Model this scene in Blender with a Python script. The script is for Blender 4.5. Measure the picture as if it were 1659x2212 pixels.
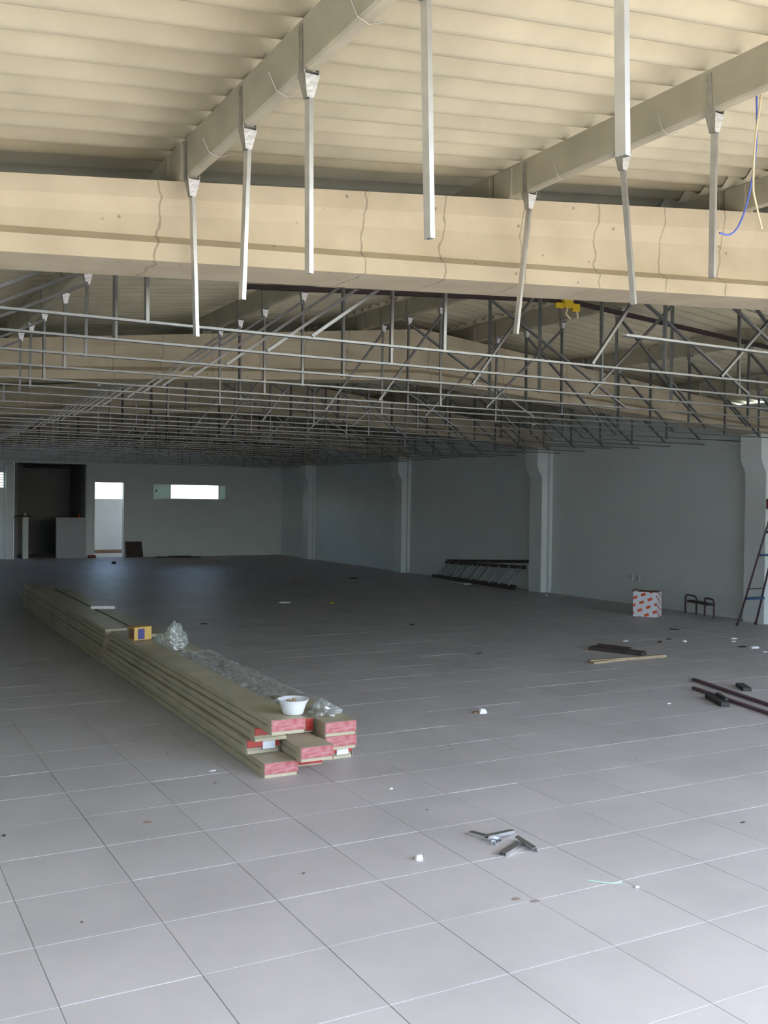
import bpy, math, random
from mathutils import Vector, Matrix, noise
random.seed(7)
SC = bpy.context.scene
for o in list(bpy.data.objects): bpy.data.objects.remove(o)
COL = SC.collection

# ------------------------------------------------------------------ camera
cam_d = bpy.data.cameras.new('camera'); cam = bpy.data.objects.new('camera', cam_d); COL.objects.link(cam)
cam_d.sensor_fit = 'HORIZONTAL'; cam_d.sensor_width = 36.0
cam_d.lens = 36.0 * 2150.1 / 1659.0
cam_d.clip_start = 0.05; cam_d.clip_end = 500
YAW, PITCH, ROLL = math.radians(28.6271), math.radians(-0.6921), math.radians(0.751)
fw = Vector((math.sin(YAW)*math.cos(PITCH), math.cos(YAW)*math.cos(PITCH), math.sin(PITCH)))
rt = Vector((math.cos(YAW), -math.sin(YAW), 0)); up = rt.cross(fw)
rt2 = rt*math.cos(ROLL) + up*math.sin(ROLL); up2 = -rt*math.sin(ROLL) + up*math.cos(ROLL)
M = Matrix((rt2, up2, -fw)).transposed().to_4x4(); M.translation = Vector((0, 0, 1.6))
cam.matrix_world = M
SC.camera = cam

# ------------------------------------------------------------------ world, sun, exposure
SC.view_settings.view_transform = 'Standard'; SC.view_settings.look = 'None'
SC.view_settings.gamma = 1.0; SC.view_settings.use_curve_mapping = False
SC.view_settings.exposure = 2.3
wd = bpy.data.worlds.new('sky'); SC.world = wd; wd.use_nodes = True
wn = wd.node_tree.nodes; wl = wd.node_tree.links
bg = wn['Background']
sky = wn.new('ShaderNodeTexSky'); sky.sky_type = 'NISHITA'; sky.sun_disc = False
sky.sun_elevation = math.radians(62); sky.sun_rotation = math.radians(150)
sky.air_density = 1.0; sky.dust_density = 2.0; sky.ozone_density = 1.0
wl.new(sky.outputs[0], bg.inputs[0]); bg.inputs[1].default_value = 0.36
sun_d = bpy.data.lights.new('sun', 'SUN'); sun_d.energy = 2.9; sun_d.angle = math.radians(0.6); sun_d.color = (1.0, 0.93, 0.82)
sun = bpy.data.objects.new('sun', sun_d); COL.objects.link(sun)
sun.location = (0, -10, 20)
sun.rotation_euler = Vector((-0.25, 0.28, -0.92)).to_track_quat('-Z', 'Y').to_euler()

# ------------------------------------------------------------------ mesh helpers
class MB:
    def __init__(s): s.v = []; s.f = []; s.mi = []; s.sm = False
    def quadbox(s, P, mi=0):
        b = len(s.v); s.v += [tuple(p) for p in P]
        for q in ((0,3,2,1),(4,5,6,7),(0,1,5,4),(1,2,6,5),(2,3,7,6),(3,0,4,7)):
            s.f.append(tuple(b+i for i in q)); s.mi.append(mi)
        return s
    def box(s, x0, x1, y0, y1, z0, z1, mi=0):
        return s.quadbox([(x0,y0,z0),(x1,y0,z0),(x1,y1,z0),(x0,y1,z0),(x0,y0,z1),(x1,y0,z1),(x1,y1,z1),(x0,y1,z1)], mi)
    def cbox(s, x0, x1, y0, y1, z0, z1, c=0.004, mi=0):      # box with chamfered edges
        b = len(s.v)
        def ring(z, i):
            return [(x0+i,y0+c,z),(x0+c,y0+i,z),(x1-c,y0+i,z),(x1-i,y0+c,z),(x1-i,y1-c,z),(x1-c,y1-i,z),(x0+c,y1-i,z),(x0+i,y1-c,z)]
        for z, i in ((z0, c), (z0+c, 0), (z1-c, 0), (z1, c)):
            R = ring(z, 0)
            if i:
                mx, my = (x0+x1)/2, (y0+y1)/2
                R = [(x + (i if x < mx else -i)*(0.999 if abs(x-x0) < 1e-9 or abs(x-x1) < 1e-9 else 0.4), y + (i if y < my else -i)*(0.999 if abs(y-y0) < 1e-9 or abs(y-y1) < 1e-9 else 0.4), z) for x, y, z in R]
            s.v += R
        for k in range(3):
            for i in range(8):
                j = (i+1) % 8
                s.f.append((b+k*8+i, b+k*8+j, b+k*8+8+j, b+k*8+8+i)); s.mi.append(mi)
        s.f.append(tuple(b+7-i for i in range(8))); s.mi.append(mi)
        s.f.append(tuple(b+24+i for i in range(8))); s.mi.append(mi)
        return s
    def bar(s, a, b, w, h, upv=(0,0,1), mi=0):
        a = Vector(a); b = Vector(b); d = (b-a).normalized(); u = Vector(upv)
        sx = d.cross(u)
        if sx.length < 1e-4: sx = d.cross(Vector((1,0,0)))
        sx.normalize(); u = sx.cross(d)
        P = []
        for p in (a, b):
            for i, j in ((-1,-1),(1,-1),(1,1),(-1,1)): P.append(p + sx*(i*w/2) + u*(j*h/2))
        return s.quadbox(P, mi)
    def extrude(s, prof, a, b, xax, yax, closed=True, caps=True, mi=0):
        n = len(prof); base = len(s.v); xax = Vector(xax); yax = Vector(yax)
        for p in (Vector(a), Vector(b)):
            for x, y in prof: s.v.append(tuple(p + xax*x + yax*y))
        for i in range(n if closed else n-1):
            j = (i+1) % n
            s.f.append((base+i, base+j, base+n+j, base+n+i)); s.mi.append(mi)
        if caps and closed:
            s.f.append(tuple(base+n-1-i for i in range(n))); s.mi.append(mi)
            s.f.append(tuple(base+n+i for i in range(n))); s.mi.append(mi)
        return s
    def channel(s, a, b, w=0.02, d=0.028, t=0.002, face=(0,-1,0), mi=0, lip=0.006):   # U channel with lips, open side away from face
        a = Vector(a); b = Vector(b); dr = (b-a).normalized(); f = Vector(face); f = (f - dr*f.dot(dr)).normalized(); sx = dr.cross(f).normalized()
        hw = w/2
        prof = [(-hw,d/2),(hw,d/2),(hw,-d/2),(hw-lip,-d/2),(hw-lip,-d/2+t),(hw-t,-d/2+t),(hw-t,d/2-t),(-hw+t,d/2-t),(-hw+t,-d/2+t),(-hw+lip,-d/2+t),(-hw+lip,-d/2),(-hw,-d/2)]
        return s.extrude(prof, a, b, sx, f, mi=mi)
    def tube(s, pts, r, n=8, mi=0, caps=True):
        pts = [Vector(p) for p in pts]; base = len(s.v); prev = None
        for i, p in enumerate(pts):
            d = (pts[min(i+1, len(pts)-1)] - pts[max(i-1, 0)]).normalized()
            if prev is None:
                u = d.cross(Vector((0,0,1)))
                if u.length < 1e-3: u = d.cross(Vector((1,0,0)))
            else: u = prev - d*prev.dot(d)
            u.normalize(); prev = u; w = d.cross(u)
            rr = r[i] if isinstance(r, (list, tuple)) else r
            for k in range(n):
                a = 2*math.pi*k/n; s.v.append(tuple(p + u*(rr*math.cos(a)) + w*(rr*math.sin(a))))
        for i in range(len(pts)-1):
            for k in range(n):
                k2 = (k+1) % n
                s.f.append((base+i*n+k, base+i*n+k2, base+(i+1)*n+k2, base+(i+1)*n+k)); s.mi.append(mi)
        if caps:
            s.f.append(tuple(base+n-1-k for k in range(n))); s.mi.append(mi)
            e = base+(len(pts)-1)*n; s.f.append(tuple(e+k for k in range(n))); s.mi.append(mi)
        return s
    def lathe(s, prof, c=(0,0,0), n=32, mi=0):
        base = len(s.v); m = len(prof)
        for r, z in prof:
            for k in range(n):
                a = 2*math.pi*k/n; s.v.append((c[0]+r*math.cos(a), c[1]+r*math.sin(a), c[2]+z))
        for i in range(m-1):
            for k in range(n):
                k2 = (k+1) % n
                s.f.append((base+i*n+k, base+i*n+k2, base+(i+1)*n+k2, base+(i+1)*n+k)); s.mi.append(mi)
        return s
    def mesh(s, name, mats, smooth=False):
        me = bpy.data.meshes.new(name); me.from_pydata(s.v, [], s.f)
        mats = mats if isinstance(mats, (list, tuple)) else [mats]
        for m in mats: me.materials.append(m)
        if len(mats) > 1: me.polygons.foreach_set('material_index', s.mi)
        if smooth: me.polygons.foreach_set('use_smooth', [True]*len(me.polygons))
        me.update(); return me

def link(name, me, parent=None, loc=(0,0,0), rot=(0,0,0)):
    o = bpy.data.objects.new(name, me); COL.objects.link(o); o.location = loc; o.rotation_euler = rot
    if parent: o.parent = parent
    return o
def empty(name, loc=(0,0,0), rot=(0,0,0)):
    o = bpy.data.objects.new(name, None); o.empty_display_size = 0.1; COL.objects.link(o); o.location = loc; o.rotation_euler = rot
    return o
def tag(o, label=None, cat=None, group=None, kind=None):
    if label: o['label'] = label
    if cat: o['category'] = cat
    if group: o['group'] = group
    if kind: o['kind'] = kind
    return o
def structure(name, mb, mats, parent=None, smooth=False):
    o = link(name, mb.mesh(name, mats, smooth), parent)
    if not parent: o['kind'] = 'structure'
    return o

# ------------------------------------------------------------------ materials
def mat(name, col, rough=0.6, metal=0.0, var=0.0, vscale=6.0, bump=0.0, bscale=40.0, spec=0.5, coat=0.0, dark=None):
    m = bpy.data.materials.new(name); m.use_nodes = True; nt = m.node_tree; N = nt.nodes; L = nt.links
    b = N['Principled BSDF']; b.inputs['Roughness'].default_value = rough; b.inputs['Metallic'].default_value = metal
    b.inputs['Specular IOR Level'].default_value = spec; b.inputs['Coat Weight'].default_value = coat
    tc = N.new('ShaderNodeTexCoord')
    if var > 0:
        n = N.new('ShaderNodeTexNoise'); n.inputs['Scale'].default_value = vscale; n.inputs['Detail'].default_value = 5
        L.new(tc.outputs['Object'], n.inputs['Vector'])
        r = N.new('ShaderNodeValToRGB'); r.color_ramp.elements[0].position = 0.3; r.color_ramp.elements[1].position = 0.72
        d = dark or tuple(c*(1-var) for c in col)
        r.color_ramp.elements[0].color = (*d, 1); r.color_ramp.elements[1].color = (*[min(1, c*(1+var*0.35)) for c in col], 1)
        L.new(n.outputs[0], r.inputs[0]); L.new(r.outputs[0], b.inputs['Base Color'])
    else: b.inputs['Base Color'].default_value = (*col, 1)
    if bump > 0:
        n2 = N.new('ShaderNodeTexNoise'); n2.inputs['Scale'].default_value = bscale; n2.inputs['Detail'].default_value = 4
        L.new(tc.outputs['Object'], n2.inputs['Vector'])
        bp = N.new('ShaderNodeBump'); bp.inputs['Strength'].default_value = bump; bp.inputs['Distance'].default_value = 0.01
        L.new(n2.outputs[0], bp.inputs['Height']); L.new(bp.outputs[0], b.inputs['Normal'])
    return m

def tile_material():
    m = bpy.data.materials.new('glazed_floor_tile'); m.use_nodes = True; nt = m.node_tree; N = nt.nodes; L = nt.links
    b = N['Principled BSDF']
    geo = N.new('ShaderNodeNewGeometry'); oi = N.new('ShaderNodeObjectInfo')
    n = N.new('ShaderNodeTexNoise'); n.inputs['Scale'].default_value = 1.3; n.inputs['Detail'].default_value = 6; n.inputs['Roughness'].default_value = 0.6
    L.new(geo.outputs['Position'], n.inputs['Vector'])
    r = N.new('ShaderNodeValToRGB'); e = r.color_ramp.elements
    e[0].position = 0.30; e[0].color = (0.46, 0.435, 0.42, 1); e[1].position = 0.6; e[1].color = (0.54, 0.508, 0.49, 1)
    L.new(n.outputs[0], r.inputs[0])
    # dusty scuffs
    n2 = N.new('ShaderNodeTexNoise'); n2.inputs['Scale'].default_value = 5.5; n2.inputs['Detail'].default_value = 9; n2.inputs['Roughness'].default_value = 0.7
    L.new(geo.outputs['Position'], n2.inputs['Vector'])
    r2 = N.new('ShaderNodeValToRGB'); r2.color_ramp.elements[0].position = 0.66; r2.color_ramp.elements[0].color = (0,0,0,1); r2.color_ramp.elements[1].position = 0.78; r2.color_ramp.elements[1].color = (0.5,0.5,0.5,1)
    L.new(n2.outputs[0], r2.inputs[0])
    mx = N.new('ShaderNodeMix'); mx.data_type = 'RGBA'
    L.new(r2.outputs[0], mx.inputs[0]); L.new(r.outputs[0], mx.inputs[6]); mx.inputs[7].default_value = (0.36, 0.31, 0.285, 1)
    hv = N.new('ShaderNodeHueSaturation')
    mr = N.new('ShaderNodeMapRange'); mr.inputs[3].default_value = 0.97; mr.inputs[4].default_value = 1.03
    L.new(oi.outputs['Random'], mr.inputs[0]); L.new(mr.outputs[0], hv.inputs['Value'])
    L.new(mx.outputs[2], hv.inputs['Color']); L.new(hv.outputs[0], b.inputs['Base Color'])
    mr2 = N.new('ShaderNodeMapRange'); mr2.inputs[1].default_value = 0.3; mr2.inputs[2].default_value = 0.7; mr2.inputs[3].default_value = 0.42; mr2.inputs[4].default_value = 0.56
    L.new(n2.outputs[0], mr2.inputs[0]); L.new(mr2.outputs[0], b.inputs['Roughness'])
    b.inputs['Specular IOR Level'].default_value = 0.22
    return m

def beam_material():
    m = bpy.data.materials.new('precast_concrete'); m.use_nodes = True; nt = m.node_tree; N = nt.nodes; L = nt.links
    b = N['Principled BSDF']; b.inputs['Roughness'].default_value = 0.85; b.inputs['Specular IOR Level'].default_value = 0.2
    tc = N.new('ShaderNodeTexCoord'); sep = N.new('ShaderNodeSeparateXYZ')
    n = N.new('ShaderNodeTexNoise'); n.inputs['Scale'].default_value = 3.0; n.inputs['Detail'].default_value = 7
    L.new(tc.outputs['Object'], n.inputs['Vector'])
    r = N.new('ShaderNodeValToRGB'); e = r.color_ramp.elements
    e[0].position = 0.28; e[0].color = (0.47, 0.40, 0.28, 1); e[1].position = 0.66; e[1].color = (0.60, 0.52, 0.37, 1)
    L.new(n.outputs[0], r.inputs[0])
    # pour joints / hairline cracks at irregular distances along the beam
    wob = N.new('ShaderNodeTexNoise'); wob.inputs['Scale'].default_value = 7.0; wob.inputs['Detail'].default_value = 3
    L.new(tc.outputs['Object'], wob.inputs['Vector'])
    L.new(tc.outputs['Object'], sep.inputs[0])
    w1 = N.new('ShaderNodeMath'); w1.operation = 'MULTIPLY_ADD'; w1.inputs[1].default_value = 0.10; L.new(wob.outputs[0], w1.inputs[0]); L.new(sep.outputs['X'], w1.inputs[2])
    acc = None
    for xc in (1.20, 2.20, 2.66, 3.15, 3.65, 4.14, 4.62, 5.6, 6.6, 7.5, 8.6, 9.7, 0.1):
        d = N.new('ShaderNodeMath'); d.operation = 'SUBTRACT'; L.new(w1.outputs[0], d.inputs[0]); d.inputs[1].default_value = xc + 0.05
        a = N.new('ShaderNodeMath'); a.operation = 'ABSOLUTE'; L.new(d.outputs[0], a.inputs[0])
        if acc is None: acc = a
        else:
            mn = N.new('ShaderNodeMath'); mn.operation = 'MINIMUM'; L.new(acc.outputs[0], mn.inputs[0]); L.new(a.outputs[0], mn.inputs[1]); acc = mn
    mr = N.new('ShaderNodeMapRange'); mr.inputs[1].default_value = 0.0015; mr.inputs[2].default_value = 0.0075; mr.inputs[3].default_value = 0.55; mr.inputs[4].default_value = 0.0
    L.new(acc.outputs[0], mr.inputs[0])
    mx = N.new('ShaderNodeMix'); mx.data_type = 'RGBA'; L.new(mr.outputs[0], mx.inputs[0]); L.new(r.outputs[0], mx.inputs[6]); mx.inputs[7].default_value = (0.16, 0.125, 0.09, 1)
    vo = N.new('ShaderNodeTexVoronoi'); vo.inputs['Scale'].default_value = 9.0; L.new(tc.outputs['Object'], vo.inputs['Vector'])
    mr3 = N.new('ShaderNodeMapRange'); mr3.inputs[1].default_value = 0.05; mr3.inputs[2].default_value = 0.10; mr3.inputs[3].default_value = 0.7; mr3.inputs[4].default_value = 0.0
    L.new(vo.outputs['Distance'], mr3.inputs[0])
    mx2 = N.new('ShaderNodeMix'); mx2.data_type = 'RGBA'; L.new(mr3.outputs[0], mx2.inputs[0]); L.new(mx.outputs[2], mx2.inputs[6]); mx2.inputs[7].default_value = (0.2, 0.16, 0.12, 1)
    L.new(mx2.outputs[2], b.inputs['Base Color'])
    bp = N.new('ShaderNodeBump'); bp.inputs['Strength'].default_value = 0.25; bp.inputs['Distance'].default_value = 0.01
    L.new(n.outputs[0], bp.inputs['Height']); L.new(bp.outputs[0], b.inputs['Normal'])
    return m

def carton_material():
    m = bpy.data.materials.new('printed_carton'); m.use_nodes = True; nt = m.node_tree; N = nt.nodes; L = nt.links
    b = N['Principled BSDF']; b.inputs['Roughness'].default_value = 0.6
    tc = N.new('ShaderNodeTexCoord'); mp = N.new('ShaderNodeMapping')
    sp = N.new('ShaderNodeSeparateXYZ'); cb = N.new('ShaderNodeCombineXYZ'); ad = N.new('ShaderNodeMath'); ad.operation = 'SUBTRACT'
    L.new(tc.outputs['Object'], sp.inputs[0]); L.new(sp.outputs['X'], ad.inputs[0]); L.new(sp.outputs['Y'], ad.inputs[1])
    L.new(ad.outputs[0], cb.inputs['X']); L.new(sp.outputs['Z'], cb.inputs['Y'])
    mp.inputs['Rotation'].default_value = (0, 0, math.radians(-22)); L.new(cb.outputs[0], mp.inputs['Vector'])
    br = N.new('ShaderNodeTexBrick'); br.offset = 0.5
    br.inputs['Color1'].default_value = (0.78, 0.13, 0.035, 1); br.inputs['Color2'].default_value = (0.70, 0.10, 0.03, 1); br.inputs['Mortar'].default_value = (0.80, 0.80, 0.84, 1)
    br.inputs['Scale'].default_value = 1.0; br.inputs['Mortar Size'].default_value = 0.030; br.inputs['Mortar Smooth'].default_value = 0.1
    br.inputs['Brick Width'].default_value = 0.125; br.inputs['Row Height'].default_value = 0.094
    L.new(mp.outputs[0], br.inputs['Vector']); L.new(br.outputs[0], b.inputs['Base Color'])
    return m

def panel_end_material(name, c1, c2):
    m = bpy.data.materials.new(name); m.use_nodes = True; nt = m.node_tree; N = nt.nodes; L = nt.links
    b = N['Principled BSDF']; b.inputs['Roughness'].default_value = 0.35; b.inputs['Coat Weight'].default_value = 0.4
    tc = N.new('ShaderNodeTexCoord'); mp = N.new('ShaderNodeMapping'); mp.inputs['Scale'].default_value = (18, 18, 60)
    L.new(tc.outputs['Object'], mp.inputs['Vector'])
    n = N.new('ShaderNodeTexNoise'); n.inputs['Scale'].default_value = 1.0; n.inputs['Detail'].default_value = 4; L.new(mp.outputs[0], n.inputs['Vector'])
    r = N.new('ShaderNodeValToRGB'); r.color_ramp.elements[0].position = 0.35; r.color_ramp.elements[1].position = 0.7
    r.color_ramp.elements[0].color = (*c1, 1); r.color_ramp.elements[1].color = (*c2, 1)
    L.new(n.outputs[0], r.inputs[0]); L.new(r.outputs[0], b.inputs['Base Color'])
    return m

def film_material():
    m = bpy.data.materials.new('clear_plastic_film'); m.use_nodes = True; nt = m.node_tree; N = nt.nodes; L = nt.links
    out = N['Material Output']; N.remove(N['Principled BSDF'])
    tr = N.new('ShaderNodeBsdfTransparent'); tr.inputs[0].default_value = (0.92, 0.95, 0.94, 1)
    gl = N.new('ShaderNodeBsdfGlossy'); gl.inputs['Roughness'].default_value = 0.18; gl.inputs[0].default_value = (0.9, 0.93, 0.92, 1)
    df = N.new('ShaderNodeBsdfDiffuse'); df.inputs[0].default_value = (0.75, 0.78, 0.77, 1)
    m1 = N.new('ShaderNodeMixShader'); m1.inputs[0].default_value = 0.45; L.new(df.outputs[0], m1.inputs[1]); L.new(gl.outputs[0], m1.inputs[2])
    m2 = N.new('ShaderNodeMixShader'); m2.inputs[0].default_value = 0.54; L.new(tr.outputs[0], m2.inputs[1]); L.new(m1.outputs[0], m2.inputs[2])
    L.new(m2.outputs[0], out.inputs[0]); return m

TILE = tile_material(); BEAM = beam_material(); CARTON = carton_material(); FILM = film_material()
GROUT = mat('tile_grout', (0.36, 0.34, 0.33), 0.8)
SHEET = mat('fibre_cement_sheet', (0.61, 0.56, 0.405), 0.85, var=0.18, vscale=2.5, bump=0.12, bscale=25, spec=0.2)
PURLIN = mat('purlin_concrete', (0.45, 0.41, 0.305), 0.9, var=0.16, vscale=5, bump=0.2, bscale=30, spec=0.2)
PAINT = mat('matt_wall_paint', (0.78, 0.835, 0.80), 0.75, var=0.05, vscale=1.2, bump=0.04, bscale=60, spec=0.25)
COLPAINT = mat('column_paint', (0.83, 0.88, 0.85), 0.7, var=0.05, vscale=2, bump=0.04, spec=0.25)
GREYPAINT = mat('grey_counter_paint', (0.50, 0.50, 0.50), 0.75, var=0.06, vscale=2)
INNERWALL = mat('dark_inner_wall', (0.30, 0.29, 0.27), 0.85, var=0.12, vscale=1.5)  # darker base colour for the inner room walls
OUTWALL = mat('yard_wall_render', (0.62, 0.60, 0.55), 0.85, var=0.1, vscale=1.5)
YARD = mat('yard_paving', (0.5, 0.49, 0.46), 0.9, var=0.15, vscale=1.0)
BOUNCESTRIP = mat('warm_bounce_strip', (0.60, 0.52, 0.39), 0.9, var=0.1, vscale=1.0)  # pale warm colour of the added strip, to bounce sun onto the roof
GROUND = mat('low_bounce_ground', (0.10, 0.098, 0.095), 0.95, var=0.2, vscale=0.4)  # unseen ground, kept dark to limit bounce into the hall
GALV = mat('galvanised_steel', (0.62, 0.63, 0.64), 0.34, metal=0.9, var=0.12, vscale=14)
RAILM = mat('shade_darkened_rail', (0.27, 0.275, 0.27), 0.45, metal=0.9, var=0.15, vscale=9)  # darker than real zinc: the grid's dimness is put into this colour
GALV2 = mat('bright_zinc_strap', (0.47, 0.475, 0.47), 0.42, metal=0.95, var=0.2, vscale=30, bump=0.3, bscale=60)
BLACKSTEEL = mat('dark_painted_steel', (0.035, 0.022, 0.022), 0.55)
PURPLESTEEL = mat('primer_red_steel', (0.13, 0.075, 0.085), 0.6, var=0.2, vscale=20)
WHITEPL = mat('white_plastic', (0.80, 0.81, 0.83), 0.35)
WHITEPAPER = mat('white_paper', (0.82, 0.82, 0.82), 0.7)
ALU = mat('aluminium_frame', (0.66, 0.66, 0.64), 0.35, metal=0.6)
def frosted():
    m = bpy.data.materials.new('frosted_sash_glass'); m.use_nodes = True; nt = m.node_tree; N = nt.nodes; L = nt.links
    out = N['Material Output']; N.remove(N['Principled BSDF'])
    a = N.new('ShaderNodeBsdfTranslucent'); a.inputs[0].default_value = (0.62, 0.70, 0.62, 1)
    b = N.new('ShaderNodeBsdfDiffuse'); b.inputs[0].default_value = (0.7, 0.73, 0.68, 1)
    x = N.new('ShaderNodeMixShader'); x.inputs[0].default_value = 0.65; L.new(a.outputs[0], x.inputs[1]); L.new(b.outputs[0], x.inputs[2]); L.new(x.outputs[0], out.inputs[0]); return m
SASHGLASS = frosted()
FROST = mat('window_shutter_white', (0.74, 0.76, 0.72), 0.5)
WOOD = mat('pale_lath_wood', (0.42, 0.32, 0.20), 0.75, var=0.25, vscale=18)
DARKWOOD = mat('dark_wood', (0.075, 0.055, 0.045), 0.7, var=0.3, vscale=15)
LADWOOD = mat('weathered_ladder_wood', (0.085, 0.06, 0.05), 0.7, var=0.3, vscale=20)
RUNG = mat('pale_ladder_rung', (0.40, 0.42, 0.40), 0.6)
BLUE = mat('blue_step_paint', (0.04, 0.09, 0.20), 0.5)
YELLOW = mat('yellow_plastic', (0.62, 0.43, 0.02), 0.5)
WIREW = mat('cream_wire_sheath', (0.78, 0.66, 0.42), 0.5)
WIREB = mat('blue_wire_sheath', (0.12, 0.17, 0.55), 0.5)
GREEN = mat('green_string', (0.45, 0.66, 0.5), 0.7)
TAN = mat('wrapped_panel_side', (0.47, 0.43, 0.30), 0.42, var=0.22, vscale=3, coat=0.0, spec=0.3)
TANTOP = mat('wrapped_panel_cream', (0.50, 0.44, 0.31), 0.45, var=0.15, vscale=5, coat=0.05, spec=0.3)
ENDRED = panel_end_material('red_print_end', (0.34, 0.022, 0.018), (0.50, 0.05, 0.03))
ENDPINK = panel_end_material('pink_wrapped_print_end', (0.38, 0.07, 0.075), (0.52, 0.24, 0.24))
BOXY = mat('yellow_carton', (0.62, 0.40, 0.10), 0.6, var=0.08)
BOXB = mat('navy_print', (0.045, 0.04, 0.20), 0.5)
KRAFT = mat('kraft_cardboard', (0.22, 0.12, 0.07), 0.8, var=0.15)
BRICKR = mat('fired_clay_brick', (0.26, 0.09, 0.055), 0.85, var=0.2, vscale=20)
RUBBLE = mat('dark_scrap', (0.055, 0.05, 0.045), 0.8, var=0.3, vscale=30)
DUST = mat('brown_dust', (0.20, 0.15, 0.12), 0.9, var=0.2, vscale=30)
STAIN = mat('dried_mud_stain', (0.36, 0.29, 0.25), 0.9, var=0.3, vscale=40)
CRUMB = mat('food_scraps', (0.42, 0.30, 0.18), 0.8, var=0.4, vscale=40)
ORANGE = mat('orange_plastic', (0.7, 0.1, 0.02), 0.5)

# ------------------------------------------------------------------ main dimensions (metres; X across, Y into the hall)
XL, XR, XC = -1.5, 11.05, 5.5
YF, YB = -0.5, 26.35
YR = 29.0                                          # roof stretch past the back wall, added unseen to shade the yard
def xm(x): return x if x <= XC else 2*XC - x
def ztop(x): return 2.835 + 0.112*xm(x)           # top of the portal beams
def zbot(x): return 2.54 + 0.065*xm(x)            # underside of the portal beams
HP = 0.17                                          # purlin height
FRAMES = [4.25, 9.25, 14.10, 19.10, 24.10]; FW = 0.35
PX = [1.325, 3.08, 4.80, 6.20, 7.92, 9.66]        # purlin centre lines
ZG = 2.47                                          # level of the suspended rails

# ------------------------------------------------------------------ floor: slab and tiles
T = 0.463; X0, Y0 = 0.147, 3.194
b = MB(); b.box(XL, XR+0.25, YF, YB+2.15, -0.12, -0.003)
floor = structure('floor', b, GROUT)
def tile_shape(mb, x0, y0, x1, y1, z=0.0):
    c = 0.0009; e = len(mb.v)
    mb.v += [(x0,y0,z-0.006),(x1,y0,z-0.006),(x1,y1,z-0.006),(x0,y1,z-0.006),
             (x0,y0,z-c),(x1,y0,z-c),(x1,y1,z-c),(x0,y1,z-c),
             (x0+c,y0+c,z),(x1-c,y0+c,z),(x1-c,y1-c,z),(x0+c,y1-c,z)]
    for k in (0, 4):
        for i in range(4):
            j = (i+1) % 4; mb.f.append((e+k+i, e+k+j, e+k+4+j, e+k+4+i)); mb.mi.append(0)
    mb.f.append((e+8,e+9,e+10,e+11)); mb.mi.append(0)
cells = []
for i in range(-4, 25):
    for j in range(-10, 56):
        x0, y0 = X0+i*T, Y0+j*T; x1, y1 = min(x0+T, XR), min(y0+T, YB+2.1)
        if x0 < XL or y0 < YF or x1-x0 < 0.05 or y1-y0 < 0.05: continue
        cells.append((x0, y0, x1, y1))
def seen(c):
    x, y = (c[0]+c[2])/2, (c[1]+c[3])/2
    a = math.degrees(math.atan2(x, y)); dd = math.hypot(x, y)*math.cos(math.radians(a)-YAW)
    return y > 0 and 3.0 < dd and abs(a-28.6) < 23.5
near = sorted([c for c in cells if seen(c)], key=lambda c: math.hypot(c[0]+T/2, c[1]+T/2))[:300]
nearset = set(near)
tm = MB(); g = 0.0016; tile_shape(tm, -T/2+g, -T/2+g, T/2-g, T/2-g); tile_me = tm.mesh('tile', TILE)
rest = MB()
for c in cells:
    if c in nearset and abs(c[2]-c[0]-T) < 1e-6 and abs(c[3]-c[1]-T) < 1e-6:
        o = link('tile', tile_me, floor, ((c[0]+c[2])/2, (c[1]+c[3])/2, random.uniform(-0.0006, 0.0006)),
                 (random.uniform(-.0009, .0009), random.uniform(-.0009, .0009), 0))
    else: tile_shape(rest, c[0]+g, c[1]+g, c[2]-g, c[3]-g)
o = link('far_tiles', rest.mesh('far_tiles', TILE), floor); o['kind'] = 'stuff'

# ------------------------------------------------------------------ walls
b = MB(); b.box(XR, XR+0.12, YF, YB+0.2, -0.1, 3.0)
# mortar bedding up to the roof sheets, missing at two places where daylight shows under the corrugations
for ya, yb in ((YF, 9.44), (10.08, 14.5), (14.66, YB+0.2)): b.box(XR, XR+0.12, ya, yb, 3.0, 3.07)
structure('wall_right', b, PAINT)
b = MB(); b.box(XL-0.2, XL, YF, 23.2, -0.1, 2.87); b.box(XL-0.2, XL, 23.2, 24.6, 2.2, 2.87); b.box(XL-0.2, XL, 23.2, 24.6, -0.1, 1.0); b.box(XL-0.2, XL, 24.6, YB+0.2, -0.1, 2.87)
structure('wall_left', b, PAINT)
# back wall with door, window, serving opening and louvre openings
b = MB(); y0, y1 = YB, YB+0.16
def wb(xa, xb, za, zb): b.box(xa, xb, y0, y1, za, zb)
wb(XL, 3.00, -0.1, 3.0); wb(3.00, 3.57, -0.1, 1.776); wb(3.00, 3.57, 2.17, 3.0); wb(3.57, 3.80, -0.1, 3.0)
wb(3.80, 5.59, 2.42, 3.0); wb(5.59, 5.74, -0.1, 3.0); wb(5.74, 6.575, 1.985, 3.0); wb(6.575, 7.34, -0.1, 3.0)
wb(7.34, 9.40, -0.1, 1.545); wb(7.34, 9.40, 1.955, 3.0); wb(9.40, XR, -0.1, 3.0)
b.quadbox([(XL,y0,3.0),(XC,y0,3.0),(XC,y1,3.0),(XL,y1,3.0),(XL,y0,3.0),(XC,y0,3.62),(XC,y1,3.62),(XL,y1,3.0)])
b.quadbox([(XC,y0,3.0),(XR,y0,3.0),(XR,y1,3.0),(XC,y1,3.0),(XC,y0,3.62),(XR,y0,3.02),(XR,y1,3.02),(XC,y1,3.62)])
structure('wall_back', b, PAINT)
b = MB(); b.box(XR-0.012, XR, YF, YB, 0, 0.085); structure('baseboard_right', b, PAINT)
b = MB(); b.box(6.62, XR-0.012, YB-0.012, YB, 0, 0.07); structure('baseboard_back', b, PAINT)
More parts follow.
